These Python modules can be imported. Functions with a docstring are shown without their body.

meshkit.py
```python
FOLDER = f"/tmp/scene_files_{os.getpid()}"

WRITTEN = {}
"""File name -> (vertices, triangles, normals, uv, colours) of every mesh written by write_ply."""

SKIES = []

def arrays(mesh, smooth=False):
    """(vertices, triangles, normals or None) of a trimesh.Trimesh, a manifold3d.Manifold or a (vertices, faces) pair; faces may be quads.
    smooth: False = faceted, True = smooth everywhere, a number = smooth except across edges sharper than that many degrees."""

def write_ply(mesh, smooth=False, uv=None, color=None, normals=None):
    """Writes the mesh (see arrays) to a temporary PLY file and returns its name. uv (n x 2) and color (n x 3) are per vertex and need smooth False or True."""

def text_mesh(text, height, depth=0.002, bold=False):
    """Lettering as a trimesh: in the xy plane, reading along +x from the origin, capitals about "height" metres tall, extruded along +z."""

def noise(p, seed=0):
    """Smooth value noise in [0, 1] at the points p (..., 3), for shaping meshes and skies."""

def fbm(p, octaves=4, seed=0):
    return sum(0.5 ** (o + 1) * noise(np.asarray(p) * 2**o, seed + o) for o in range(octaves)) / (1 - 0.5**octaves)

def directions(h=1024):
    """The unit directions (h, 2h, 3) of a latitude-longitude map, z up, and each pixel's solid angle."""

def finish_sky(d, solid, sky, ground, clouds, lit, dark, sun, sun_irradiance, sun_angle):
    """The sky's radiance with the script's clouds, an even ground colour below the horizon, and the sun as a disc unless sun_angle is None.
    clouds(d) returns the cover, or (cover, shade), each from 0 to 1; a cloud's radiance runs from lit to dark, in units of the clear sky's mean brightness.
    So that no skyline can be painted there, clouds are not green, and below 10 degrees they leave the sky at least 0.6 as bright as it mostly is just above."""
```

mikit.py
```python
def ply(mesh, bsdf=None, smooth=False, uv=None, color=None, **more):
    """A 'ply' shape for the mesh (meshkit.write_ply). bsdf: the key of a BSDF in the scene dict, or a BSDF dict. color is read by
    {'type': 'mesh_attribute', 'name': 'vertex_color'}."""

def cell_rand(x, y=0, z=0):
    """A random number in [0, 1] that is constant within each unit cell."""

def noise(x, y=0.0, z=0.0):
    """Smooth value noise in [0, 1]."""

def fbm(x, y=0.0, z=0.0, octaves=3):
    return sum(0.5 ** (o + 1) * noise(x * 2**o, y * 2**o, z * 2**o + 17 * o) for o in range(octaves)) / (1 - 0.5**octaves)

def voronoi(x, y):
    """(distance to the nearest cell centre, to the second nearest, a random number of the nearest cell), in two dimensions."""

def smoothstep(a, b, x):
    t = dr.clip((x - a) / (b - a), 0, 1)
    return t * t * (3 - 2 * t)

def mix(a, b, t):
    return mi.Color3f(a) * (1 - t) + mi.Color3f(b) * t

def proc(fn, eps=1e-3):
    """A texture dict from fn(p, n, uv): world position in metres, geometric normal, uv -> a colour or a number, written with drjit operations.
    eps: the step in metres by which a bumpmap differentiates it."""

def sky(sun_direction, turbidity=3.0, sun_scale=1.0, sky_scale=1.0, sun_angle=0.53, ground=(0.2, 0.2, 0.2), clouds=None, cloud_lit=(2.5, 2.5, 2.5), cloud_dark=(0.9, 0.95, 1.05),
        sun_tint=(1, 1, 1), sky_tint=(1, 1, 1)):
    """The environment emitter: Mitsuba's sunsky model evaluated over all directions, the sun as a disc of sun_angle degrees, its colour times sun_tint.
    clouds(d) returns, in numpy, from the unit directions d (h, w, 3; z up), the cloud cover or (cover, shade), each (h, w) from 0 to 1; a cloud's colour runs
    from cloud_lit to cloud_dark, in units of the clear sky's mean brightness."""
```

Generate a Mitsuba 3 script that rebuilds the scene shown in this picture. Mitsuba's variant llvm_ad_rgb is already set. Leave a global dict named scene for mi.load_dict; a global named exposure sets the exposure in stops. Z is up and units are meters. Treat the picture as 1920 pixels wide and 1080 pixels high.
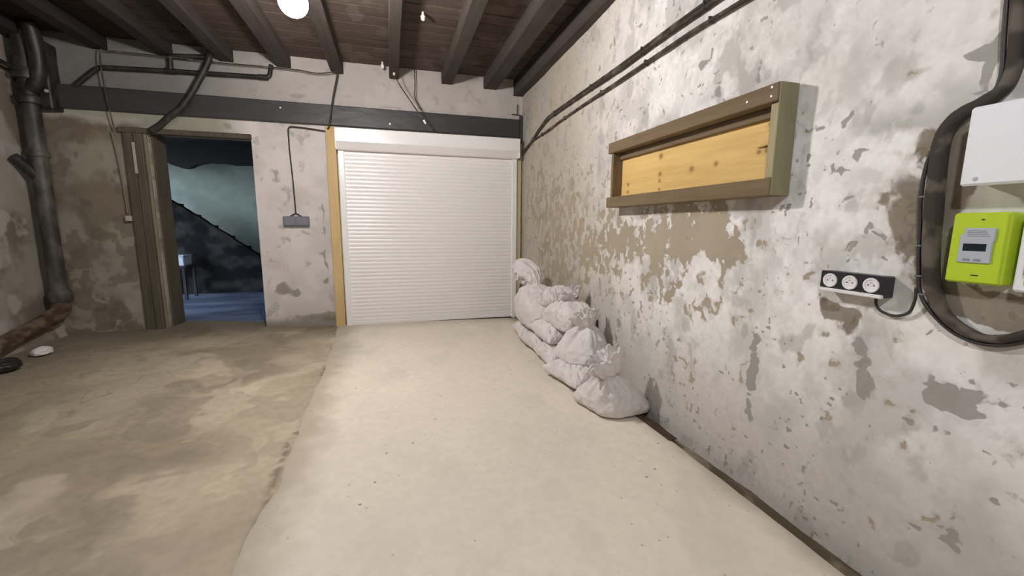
import math, random
import numpy as np, trimesh
import drjit as dr
import mitsuba as mi
import mikit, meshkit
from mikit import proc, fbm, noise, voronoi, smoothstep, mix, cell_rand

T = mi.ScalarTransform4f
rng = np.random.default_rng(7)
scene, labels = {}, {}

# ------------------------------------------------------------------ camera, sky, exposure
YAW, PITCH, ROLL = 0.281182, 0.149593, 0.006251
CAM = np.array([0.0, 0.0, 1.3])
cy, sy, cp, sp = math.cos(YAW), math.sin(YAW), math.cos(PITCH), math.sin(PITCH)
FWD = np.array([sy * cp, cy * cp, -sp])
RIGHT0 = np.array([cy, -sy, 0.0])
UP0 = np.cross(RIGHT0, FWD)
UPV = -math.sin(ROLL) * RIGHT0 + math.cos(ROLL) * UP0
scene['camera'] = {'type': 'perspective', 'fov': 2 * math.degrees(math.atan(960 / 784.29)), 'fov_axis': 'x', 'near_clip': 0.05, 'far_clip': 200.0,
                   'to_world': T().look_at(origin=CAM.tolist(), target=(CAM + FWD).tolist(), up=UPV.tolist())}
SKY_SCALE = 110.0
scene['sky'] = mikit.sky((0.2, -0.6, 0.35), turbidity=4.0, sun_scale=0.0, sky_scale=SKY_SCALE, ground=(0.22, 0.22, 0.21), sky_tint=(0.85, 0.97, 1.06),
                         clouds=lambda d: 0.75 * np.ones(d.shape[:2]), cloud_lit=(1.0, 1.02, 1.04), cloud_dark=(0.9, 0.95, 1.05))
LAMP = np.array([-0.517, 3.02, 2.625])
LAMP_RADIANCE = (657.0, 619.0, 595.0)
LAMP2 = np.array([-0.50, -0.60, 2.84])
LAMP2_RADIANCE = (519.0, 533.0, 554.0)
exposure = 0.0


# ------------------------------------------------------------------ helpers
def put(key, mesh, mat, smooth=False, uv=None, color=None, to=None, **more):
    base, n = key, 0
    while key in scene:
        n += 1
        key = f'{base}_{n:03d}'
    d = mesh if isinstance(mesh, dict) else mikit.ply(mesh, mat, smooth=smooth, uv=uv, color=color, **more)
    if to is not None:
        d = {**d, 'to_world': to}
    scene[key] = d
    return key


def tag(key, label=None, cat=None, group=None, kind=None):
    e = labels.setdefault(key, {})
    for k, v in (('label', label), ('category', cat), ('group', group), ('kind', kind)):
        if v is not None:
            e[k] = v
    return key


def cbox(x0, x1, y0, y1, z0, z1, c=0.004):
    """a box with chamfered edges"""
    x0, x1 = min(x0, x1), max(x0, x1)
    y0, y1 = min(y0, y1), max(y0, y1)
    z0, z1 = min(z0, z1), max(z0, z1)
    c = min(c, 0.3 * min(x1 - x0, y1 - y0, z1 - z0))
    h = np.array([x1 - x0, y1 - y0, z1 - z0]) / 2
    m = np.array([x0 + x1, y0 + y1, z0 + z1]) / 2
    pts = []
    for s in np.ndindex(2, 2, 2):
        s = np.array(s) * 2 - 1
        for k in range(3):
            q = h - c
            q[k] = h[k]
            pts.append(m + s * q)
    return trimesh.convex.convex_hull(np.array(pts))


def join(*ms):
    return trimesh.util.concatenate([m for m in ms])


def spline(pts, n=8):
    p = np.asarray(pts, float)
    if len(p) < 3:
        return np.array([p[0] + (p[-1] - p[0]) * t for t in np.linspace(0, 1, n + 1)])
    q = np.vstack([2 * p[0] - p[1], p, 2 * p[-1] - p[-2]])
    out = []
    for i in range(1, len(q) - 2):
        a, b, c, d = q[i - 1:i + 3]
        for t in np.linspace(0, 1, n, endpoint=False):
            out.append(0.5 * ((2 * b) + (c - a) * t + (2 * a - 5 * b + 4 * c - d) * t * t + (3 * b - a - 3 * c + d) * t ** 3))
    out.append(p[-1])
    return np.array(out)


def tube(path, r, sides=10, cap=True):
    path = np.asarray(path, float)
    n = len(path)
    r = np.broadcast_to(np.asarray(r, float), (n,))
    tan = np.gradient(path, axis=0)
    tan /= np.linalg.norm(tan, axis=1, keepdims=True) + 1e-12
    a = np.cross(tan[0], [0, 0, 1.0] if abs(tan[0][2]) < 0.9 else [1.0, 0, 0])
    a /= np.linalg.norm(a)
    ang = np.arange(sides) * 2 * np.pi / sides
    vs = []
    for i in range(n):
        a = a - tan[i] * (a @ tan[i])
        a /= np.linalg.norm(a)
        b = np.cross(tan[i], a)
        vs.append(path[i] + r[i] * (np.cos(ang)[:, None] * a + np.sin(ang)[:, None] * b))
    v = np.vstack(vs)
    f = []
    for i in range(n - 1):
        for k in range(sides):
            k2 = (k + 1) % sides
            p, q, s, t = i * sides + k, i * sides + k2, (i + 1) * sides + k2, (i + 1) * sides + k
            f += [[p, q, s], [p, s, t]]
    if cap:
        v = np.vstack([v, path[:1], path[-1:]])
        c0, c1 = n * sides, n * sides + 1
        for k in range(sides):
            k2 = (k + 1) % sides
            f += [[c0, k2, k], [c1, (n - 1) * sides + k, (n - 1) * sides + k2]]
    return trimesh.Trimesh(v, np.array(f), process=False)


def rounded_path(pts, rad, n=6):
    """straight runs with rounded corners"""
    p = np.asarray(pts, float)
    out = [p[0]]
    for i in range(1, len(p) - 1):
        a, b = p[i - 1] - p[i], p[i + 1] - p[i]
        la, lb = np.linalg.norm(a), np.linalg.norm(b)
        r = min(rad, 0.45 * la, 0.45 * lb)
        s, e = p[i] + a / la * r, p[i] + b / lb * r
        for t in np.linspace(0, 1, n):
            out.append((1 - t) ** 2 * s + 2 * t * (1 - t) * p[i] + t * t * e)
    out.append(p[-1])
    return np.array(out)


def lathe(profile, axis_at, sides=24, axis='z'):
    """profile: (radius, height) pairs about a vertical axis"""
    pr = np.asarray(profile, float)
    ang = np.arange(sides) * 2 * np.pi / sides
    v = np.vstack([np.stack([r * np.cos(ang), r * np.sin(ang), np.full(sides, h)], 1) for r, h in pr])
    f = []
    for i in range(len(pr) - 1):
        for k in range(sides):
            k2 = (k + 1) % sides
            f += [[i * sides + k, i * sides + k2, (i + 1) * sides + k2], [i * sides + k, (i + 1) * sides + k2, (i + 1) * sides + k]]
    if axis == 'x-':   # heights along -x
        v = np.stack([-v[:, 2], v[:, 0], -v[:, 1]], 1)
    if axis == 'y-':
        v = np.stack([v[:, 0], -v[:, 2], v[:, 1]], 1)
    return trimesh.Trimesh(v + np.asarray(axis_at, float), np.array(f), process=False)


def grid(fn, u, v):
    """mesh of fn(U, V) -> points, with uv"""
    U, V = np.meshgrid(u, v, indexing='ij')
    p = fn(U, V)
    n, m = U.shape
    i = np.arange(n * m).reshape(n, m)
    f = np.stack([i[:-1, :-1], i[1:, :-1], i[1:, 1:], i[:-1, 1:]], -1).reshape(-1, 4)
    f = np.vstack([f[:, [0, 1, 2]], f[:, [0, 2, 3]]])
    return trimesh.Trimesh(p.reshape(-1, 3), f, process=False)


def flip(m):
    return trimesh.Trimesh(m.vertices, m.faces[:, ::-1], process=False)


# ------------------------------------------------------------------ materials
def two(d):
    return {'type': 'twosided', 'bsdf': d}


def plain(key, rgb, rough=0.6, spec=0.5, metallic=0.0, **more):
    scene[key] = two({'type': 'principled', 'base_color': {'type': 'rgb', 'value': list(rgb)}, 'roughness': rough, 'specular': spec, 'metallic': metallic, **more})


def tex(key, fn, rough=0.8, spec=0.3, bump=None, bump_scale=0.002, eps=2e-3, diffuse=False):
    inner = {'type': 'diffuse', 'reflectance': proc(fn)} if diffuse else {'type': 'principled', 'base_color': proc(fn), 'roughness': rough, 'specular': spec}
    if bump is not None:
        inner = {'type': 'bumpmap', 'tex': proc(bump, eps), 'scale': bump_scale, 'bsdf': inner}
    scene[key] = two(inner)


def blobs(a, b, items):
    s = mi.Float(0)
    for (a0, b0, sa, sb, amp) in items:
        s = s + amp * dr.exp(-dr.square((a - a0) / sa) - dr.square((b - b0) / sb))
    return s


# flaked patches of the right wall, in (depth, height) on the wall
FLAKES = [(2.10, 1.27, .34, .13, .55), (2.45, 1.17, .30, .11, .26), (1.80, 1.15, .17, .12, .22), (2.60, 1.02, .80, .22, .15), (3.05, 1.22, .35, .18, .27), (3.55, 1.10, .60, .34, .22),
          (4.55, 1.35, .60, .45, .24), (4.25, .80, .60, .36, .23), (2.05, .86, .40, .13, .12), (3.9, 1.6, .7, .25, .10), (5.2, 1.7, .4, .5, .20), (1.15, 1.45, .25, .3, .05), (2.3, 1.40, .25, .06, .25)]
STREAKS = [(1.595, .60, .024, .24, .60), (1.56, .77, .05, .06, .17), (1.64, .72, .03, .08, .16), (1.615, .42, .03, .07, .2), (2.36, .72, .03, .07, .2), (1.43, .93, .03, .05, .16),
           (1.105, .78, .035, .045, .42), (1.075, .69, .030, .05, .44), (1.12, .86, .02, .04, .30), (.845, .735, .060, .040, .55), (.775, .800, .045, .035, .45), (.885, .755, .03, .05, .40), (.80, .745, .05, .03, .4),
           (1.235, 1.575, .040, .040, .42), (1.26, 1.545, .04, .03, .30), (1.165, 1.27, .05, .045, .25), (.69, .50, .02, .02, .40), (.78, .54, .04, .05, .22), (.78, .33, .08, .06, .20), (.92, .62, .02, .02, .25),
           (1.06, 1.36, .06, .12, .26), (2.79, 2.74, .06, .09, .32), (2.11, 2.20, .05, .06, .26), (1.93, 2.02, .12, .07, .20), (1.72, 2.10, .06, .08, .22), (1.07, 1.88, .06, .05, .25), (3.3, 1.80, .06, .1, .2), (3.75, 1.72, .05, .08, .25),
           (1.26, .985, .05, .035, .30), (.87, 1.80, .06, .08, .30), (1.30, 1.75, .09, .08, .14), (1.42, .52, .05, .05, .12), (1.72, 1.75, .1, .1, .1), (1.49, 1.38, .02, .02, .3), (2.9, .55, .05, .12, .2), (2.3, .55, .12, .1, .10)]
BROWN = [(1.25, .975, .045, .050, .75), (1.17, .965, .05, .035, .6), (1.19, .90, .06, .04, .4), (1.03, 1.32, .055, .20, .50), (.80, 1.055, .10, .045, .75), (.72, 1.06, .08, .05, .7), (.90, 1.15, .03, .10, .55), (1.00, 1.60, .05, .05, .35),
         (1.10, 1.40, .07, .12, .30), (.89, 1.48, .06, .18, .55), (.93, 1.25, .07, .25, .35), (.86, 1.10, .06, .06, .5), (.62, 1.04, .1, .06, .5)]
SOFT = [(1.12, 1.66, .16, .05, .5), (1.02, 1.58, .10, .06, .5), (.87, 1.85, .10, .12, .55), (1.45, 2.02, .10, .10, .20), (1.9, 1.98, .20, .12, .35), (2.2, 2.2, .25, .12, .22), (1.0, 1.36, .12, .2, .45), (1.15, 1.5, .25, .3, .30), (1.6, 2.2, .5, .3, .25), (3.0, 1.75, .9, .4, .25), (2.4, 2.5, .9, .2, .18), (1.60, .55, .12, .16, .25),
        (.85, .30, .35, .12, .35), (3.0, .45, .5, .25, .35), (4.0, .6, .6, .4, .35), (1.09, .74, .09, .12, .15), (.82, .75, .11, .07, .2)]


def wall_right_parts(p):
    y, z = p.y, p.z
    w1 = fbm(y * 11 + 3.1, z * 11, 1.7, 4) - .5
    w2 = fbm(y * 11 + 40.3, z * 11 + 9.2, 5.7, 4) - .5
    a, b = y + w1 * .13, z + w2 * .13
    fine = fbm(a * 19, b * 15 + 20, 2.0, 5)
    calm = .045 * smoothstep(2.3, 1.6, y) + .035 * smoothstep(1.55, 1.9, z) * smoothstep(4.2, 3.0, y)
    flk = smoothstep(0.0, .035, fine + blobs(y, z, FLAKES) - .735 - calm)
    fine2 = fbm(a * 21 + 7, b * 21, 8.0, 3)
    stk = smoothstep(0.0, .07, fine2 + blobs(a * .35 + y * .65, b * .35 + z * .65, STREAKS) - .80)
    brn = smoothstep(.0, .12, fine * .6 + blobs(a * .3 + y * .7, b * .3 + z * .7, BROWN) - .62)
    sft = dr.clip(blobs(y, z, SOFT), 0, 1) * smoothstep(.30, .62, fbm(a * 10, b * 10, 4.0, 4))
    return flk, stk, brn, sft, fine, fine2


def wall_right_color(p, n, uv):
    flk, stk, brn, sft, fine, fine2 = wall_right_parts(p)
    y, z = p.y, p.z
    big = fbm(y * 1.4, z * 1.6, 9.0, 3)
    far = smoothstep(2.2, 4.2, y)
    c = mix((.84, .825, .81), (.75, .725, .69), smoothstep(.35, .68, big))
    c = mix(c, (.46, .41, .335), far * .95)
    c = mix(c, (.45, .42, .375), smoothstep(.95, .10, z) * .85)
    c = c * (.93 + .14 * fbm(y * 45, z * 45, 2.0, 2))
    c = mix(c, (.36, .345, .31), dr.clip(sft * .95, 0, 1))
    c = mix(c, (.47, .455, .43), smoothstep(.46, .70, fbm(y * 5.5 + 3, z * 4.2, 21.0, 5)) * .62)
    c = mix(c, (.33, .315, .29), smoothstep(.60, .72, fbm(y * 9 + 13, z * 6.5, 31.0, 4)) * .45)
    halo = smoothstep(-.14, .03, fine + blobs(y, z, FLAKES) - .77) * .40 + smoothstep(.58, .74, fbm(y * 16, z * 16, 6.0, 4)) * .14
    c = mix(c, (.44, .41, .36), halo)
    spk = smoothstep(.74, .80, fbm(y * 34 + 5, z * 34, 11.0, 3)) * smoothstep(.45, .6, fbm(y * 3, z * 3, 12.0, 2))
    c = mix(c, (.25, .235, .21), spk * .8)
    ex = mix((.33, .275, .20), (.42, .365, .28), fbm(y * 9, z * 9, 3.3, 3))
    c = mix(c, ex, flk * .92)
    c = mix(c, (.30, .285, .26), stk * .85)
    c = mix(c, mix((.24, .19, .13), (.15, .12, .09), fine2), brn * .85)
    return c


def wall_right_bump(p, n, uv):
    flk, stk, brn, sft, fine, fine2 = wall_right_parts(p)
    return 1.0 - .55 * flk - .4 * stk - .2 * brn + .5 * fbm(p.y * 30, p.z * 30, 3.0, 3)


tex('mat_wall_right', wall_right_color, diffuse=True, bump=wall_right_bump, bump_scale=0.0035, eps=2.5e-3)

BSTAIN = [(-1.30, .52, .10, .11, .75), (-1.16, .44, .06, .06, .8), (-.86, .93, .09, .05, .5), (-.78, .75, .025, .16, .5), (-.80, 1.3, .014, .5, .5), (-1.10, 1.16, .05, .07, .30), (-.82, .58, .04, .05, .5),
          (-1.05, .12, .25, .07, .55), (-.75, .10, .14, .08, .6), (-1.12, 1.62, .05, .06, .35), (-1.3, 1.9, .12, .2, .22), (-.95, 2.1, .1, .1, .28), (-1.05, 1.05, .03, .12, .30), (-1.56, .3, .04, .3, .2),
          (-1.0, 2.80, .12, .04, .6), (-1.75, 2.40, .06, .04, .6), (1.55, 2.78, .14, .03, .5), (-2.9, 2.95, .12, .1, .4), (.0, 2.74, .3, .015, .5)]


def wall_back_color(p, n, uv):
    x, z = p.x, p.z
    w1 = fbm(x * 6 + 3.1, z * 6, 1.7, 3) - .5
    w2 = fbm(x * 6 + 40.3, z * 6 + 9.2, 5.7, 3) - .5
    a, b = x + w1 * .18, z + w2 * .18
    fine = fbm(a * 11, b * 11 + 20, 2.0, 4)
    c = mix((.64, .60, .575), (.54, .50, .475), smoothstep(.38, .66, fbm(x * 2.5, z * 2.5, 1.0, 4)))
    c = mix(c, (.34, .325, .31), smoothstep(.0, .25, fine - .60) * .7)
    s = smoothstep(.0, .16, fine * .55 + blobs(a * .45 + x * .55, b * .45 + z * .55, BSTAIN) - .62)
    c = mix(c, mix((.32, .295, .25), (.22, .20, .165), fbm(x * 14, z * 14, 3.0, 3)), s * .85)
    # above the beam: greyer, sooty towards the left
    c = mix(c, (.40, .37, .34), smoothstep(2.62, 2.72, z) * .55)
    c = mix(c, (.135, .13, .12), smoothstep(-.7, -2.5, x) * smoothstep(2.62, 2.72, z) * .85)
    # the old bare render left of the doorway
    edge = smoothstep(-2.38, -2.62, x + .25 * (fine - .5)) * smoothstep(2.44, 2.30, z + .10 * (w1 + w2) + .05 * (x + 2.7))
    r = mix((.20, .17, .13), (.29, .26, .21), smoothstep(.45, .66, fbm(x * 3.2, z * 2.6, 7.0, 4)))
    r = mix(r, (.34, .31, .25), smoothstep(.45, .62, fine) * smoothstep(1.3, .4, z) * .8)
    r = mix(r, (.15, .12, .09), smoothstep(.54, .64, fbm(a * 6, b * 6, 13.0, 3)) * .6)
    c = mix(c, r, edge)
    c = mix(c, (.29, .28, .215), smoothstep(-1.5, -1.9, x) * (1 - edge) * smoothstep(2.62, 2.50, z) * .9)
    c = mix(c, (.18, .155, .115), smoothstep(.17, .05, z + .12 * (fine - .5)) * .75)
    return c


def wall_back_bump(p, n, uv):
    return fbm(p.x * 9, p.z * 9, 1.0, 5) + .35 * fbm(p.x * 50, p.z * 50, 2.0, 2)


tex('mat_wall_back', wall_back_color, diffuse=True, bump=wall_back_bump, bump_scale=0.006, eps=4e-3)


def wall_left_color(p, n, uv):
    y, z = p.y, p.z
    f = fbm(y * 3, z * 2.4, 3.0, 5)
    c = mix((.17, .145, .115), (.30, .27, .235), smoothstep(.36, .64, f))
    return mix(c, (.36, .335, .31), smoothstep(.58, .72, fbm(y * 5 + 4, z * 4, 7.0, 4)))


tex('mat_wall_left', wall_left_color, diffuse=True, bump=lambda p, n, uv: fbm(p.y * 8, p.z * 8, 1.0, 5), bump_scale=0.008, eps=4e-3)
tex('mat_wall_rear', lambda p, n, uv: mix((.40, .38, .35), (.50, .48, .44), fbm(p.x * 2, p.z * 2, 3.0, 4)), diffuse=True)


def slab_color(p, n, uv):
    x, y = p.x, p.y
    c = mix((.70, .635, .535), (.64, .58, .495), smoothstep(.30, .72, fbm(x * 1.3, y * .9, 2.0, 4)))
    c = c * (.94 + .12 * fbm(x * 30, y * 30, 1.0, 3))
    c = mix(c, (.56, .51, .43), smoothstep(.55, .75, fbm(x * 4, y * 2.5, 6.0, 4)) * .4)
    sp_ = voronoi(x * 3.1, y * 3.1)
    c = mix(c, (.16, .14, .12), smoothstep(.028, .016, sp_[0]) * dr.select(sp_[2] > .80, 1.0, 0.0) * .8)
    sp2 = voronoi(x * 9.3 + 4, y * 9.3)
    c = mix(c, (.30, .27, .23), smoothstep(.06, .03, sp2[0]) * dr.select(sp2[2] > .8, 1.0, 0.0) * .7)
    # grubby along both edges
    c = mix(c, (.36, .31, .235), smoothstep(-.30, -.60, x + .22 * (fbm(x * 5, y * 5, 3.0, 3) - .5)) * .75)
    c = mix(c, (.36, .33, .28), smoothstep(5.2, 5.65, y) * .5)
    return mix(c, (.40, .365, .30), smoothstep(1.48, 1.62, x + .08 * (fbm(x * 8, y * 8, 3.0, 3) - .5)) * .7)


tex('mat_slab', slab_color, rough=.75, spec=.25, bump=lambda p, n, uv: fbm(p.x * 40, p.y * 40, 1.0, 3), bump_scale=.0015, eps=3e-3)


def old_floor_color(p, n, uv):
    x, y = p.x, p.y
    wx = fbm(x * 3, y * 3, 1.0, 4) - .5
    wy = fbm(x * 3 + 30, y * 3 + 8, 1.0, 4) - .5
    a, b = x + wx * .5, y + wy * .5
    f = fbm(a * 1.8, b * 1.5, 4.0, 4)
    c = mix((.27, .225, .165), (.42, .36, .275), smoothstep(.30, .70, f))
    c = mix(c, (.33, .29, .185), smoothstep(.42, .64, fbm(x * .8 + 9, y * .7, 3.0, 2)) * .6 * smoothstep(-1.2, -2.2, x))
    pt = fbm(a * 2.6 + 11, b * 2.2, 9.0, 3)
    c = mix(c, (.52, .455, .35), smoothstep(.56, .64, pt) * .6)
    c = mix(c, (.23, .19, .145), smoothstep(.43, .36, pt) * .6)
    cr = dr.abs(fbm(a * 2.2 + 3, b * 1.6 + 5, 14.0, 3) - .5)
    c = mix(c, (.11, .09, .065), smoothstep(.012, .002, cr) * smoothstep(.55, .65, f) * .35)
    c = mix(c, (.47, .41, .305), smoothstep(-1.25, -.85, x + .25 * wx) * .45)
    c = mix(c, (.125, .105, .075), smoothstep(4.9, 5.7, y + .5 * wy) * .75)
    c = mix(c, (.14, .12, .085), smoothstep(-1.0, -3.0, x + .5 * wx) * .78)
    j = smoothstep(.05, .0, dr.abs(x + .60 + .11 * wx))
    c = mix(c, (.16, .13, .09), j * smoothstep(.4, .6, fbm(x * 12, y * 12, 2.0, 3)) * .7)
    return c * (.9 + .2 * fbm(x * 28, y * 28, 1.0, 3))


tex('mat_old_floor', old_floor_color, rough=.8, spec=.2, bump=lambda p, n, uv: fbm(p.x * 7, p.y * 6, 1.0, 5) + .3 * fbm(p.x * 45, p.y * 45, 4.0, 2), bump_scale=.008, eps=4e-3)
tex('mat_gutter', lambda p, n, uv: mix((.10, .08, .055), (.24, .205, .15), smoothstep(.35, .65, fbm(p.x * 12, p.y * 7, 3.0, 4))), diffuse=True)


def wood(dark, light, axis, scale=1.0, knots=None):
    def fn(p, n, uv):
        u, v, w = (p.x, p.y, p.z) if axis == 'x' else (p.y, p.z, p.x) if axis == 'y' else (p.z, p.x, p.y)
        g = fbm(u * 2.2 * scale, v * 42 * scale, w * 42 * scale, 3)
        h = noise(u * 9 * scale, v * 170 * scale, w * 170 * scale)
        s = fbm(u * 3, v * 6, w * 6, 3)
        c = mix(dark, light, dr.clip(g * .7 + h * .2 + (s - .5) * .6, 0, 1))
        for (ku, kv, r) in knots or ():
            d = dr.sqrt(dr.square(u - ku) * .8 + dr.square(v - kv)) / r
            c = mix(c, (.12, .07, .025), smoothstep(1.15, .75, d) * .9)
            c = mix(c, mi.Color3f(dark) * .8, smoothstep(2.4, 1.1, d) * .45)
        return c
    return fn


KNOTS = [(2.80, 1.60, .011), (2.80, 1.545, .010), (2.42, 1.632, .014), (2.42, 1.590, .010), (2.42, 1.535, .008), (2.42, 1.745, .016), (2.12, 1.628, .015), (1.93, 1.632, .012), (1.655, 1.650, .011), (1.605, 1.655, .019), (1.60, 1.765, .014)]
tex('mat_pine_board', wood((.56, .36, .12), (.76, .53, .21), 'y', 1.0, KNOTS), rough=.6, spec=.3)
tex('mat_weathered_rail', wood((.115, .080, .046), (.235, .170, .105), 'y'), rough=.75, spec=.2)
tex('mat_end_grain', wood((.17, .155, .09), (.29, .265, .165), 'z'), rough=.7, spec=.25)
tex('mat_treated_stile', wood((.26, .225, .125), (.44, .385, .24), 'z'), rough=.7, spec=.25)
tex('mat_brown_stile', wood((.13, .09, .05), (.24, .17, .10), 'z'), rough=.7, spec=.25)
tex('mat_timber_post', wood((.47, .33, .15), (.64, .47, .24), 'z'), rough=.6, spec=.3)
tex('mat_stop_bead', wood((.15, .13, .09), (.26, .23, .17), 'z'), rough=.7, spec=.2)
plain('mat_old_paint', (.36, .35, .32), .7, .2)
tex('mat_timber_pale', wood((.40, .33, .20), (.55, .48, .33), 'z'), rough=.65, spec=.3)
tex('mat_frame_wood', wood((.060, .050, .036), (.125, .105, .078), 'z'), rough=.7, spec=.25)
_joist = wood((.040, .033, .030), (.082, .068, .061), 'y', .8)
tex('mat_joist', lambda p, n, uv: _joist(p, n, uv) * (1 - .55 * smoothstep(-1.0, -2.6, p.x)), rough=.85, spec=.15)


def board_color(p, n, uv):
    k = dr.floor((p.y + 3.0) / .182)
    t = cell_rand(k, 3, 1)
    g = fbm(p.x * 1.6, p.y * 30, k * 1.7, 3)
    c = mix((.048, .035, .029), (.100, .074, .060), dr.clip(g * .8 + t * .35, 0, 1))
    c = mix(c, (.13, .105, .09), smoothstep(.60, .72, fbm(p.x * 4, p.y * 4, 2.0, 3)) * .5)
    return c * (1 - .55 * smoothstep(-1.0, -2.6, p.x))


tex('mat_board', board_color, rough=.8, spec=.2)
tex('mat_beam', lambda p, n, uv: mix((.034, .032, .034), (.052, .048, .050), fbm(p.x * 3, p.z * 12, 2.0, 4)), rough=.45, spec=.4,
    bump=lambda p, n, uv: fbm(p.x * 8, p.z * 20, 1.0, 4), bump_scale=.003, eps=4e-3)
plain('mat_shutter', (.74, .725, .715), .32, .5)
plain('mat_shutter_box', (.76, .75, .745), .25, .5)
plain('mat_cable', (.035, .031, .029), .5, .4)
tex('mat_cable_dusty', lambda p, n, uv: mix((.045, .036, .030), (.12, .10, .082), smoothstep(.45, .7, fbm(p.x * 30, p.y * 14, p.z * 14, 3))), rough=.7, spec=.2)
tex('mat_pipe', lambda p, n, uv: mix((.040, .036, .032), (.095, .084, .072), smoothstep(.35, .7, fbm(p.x * 12, p.y * 12, p.z * 5, 4))) * (1 - .6 * smoothstep(1.9, 2.6, p.z)), rough=.5, spec=.35)
tex('mat_iron', lambda p, n, uv: mix((.012, .011, .012), (.032, .028, .028), smoothstep(.35, .7, fbm(p.x * 14, p.y * 14, p.z * 10, 4))), rough=.45, spec=.4)
tex('mat_rusty', lambda p, n, uv: mix((.060, .040, .028), (.15, .105, .075), smoothstep(.35, .7, fbm(p.x * 16, p.y * 10, p.z * 16, 4))), rough=.7, spec=.2)
plain('mat_white_plastic', (.72, .72, .74), .4, .5)
plain('mat_white_box', (.73, .735, .77), .45, .4)
plain('mat_black_plastic', (.022, .021, .026), .35, .5)
plain('mat_grey_plastic', (.17, .17, .20), .5, .4)
plain('mat_socket_white', (.74, .72, .73), .35, .5)
plain('mat_meter_green', (.43, .57, .028), .4, .45)
plain('mat_meter_grey', (.40, .43, .47), .45, .4)
plain('mat_meter_print', (.22, .24, .26), .5, .3)
plain('mat_display', (.012, .016, .020), .2, .5)
plain('mat_steel', (.62, .60, .57), .45, .5, 0.6)
plain('mat_porcelain', (.80, .79, .77), .25, .5)
plain('mat_dark_hole', (.02, .02, .02), .6, .3)


def bag_color(p, n, uv):
    weave = noise(p.x * 260, p.y * 260, p.z * 260)
    c = mix((.60, .565, .555), (.68, .645, .635), fbm(p.x * 6, p.y * 6, p.z * 6, 3))
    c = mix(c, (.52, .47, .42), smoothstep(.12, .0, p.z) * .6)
    return c * (.96 + .08 * weave)


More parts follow.
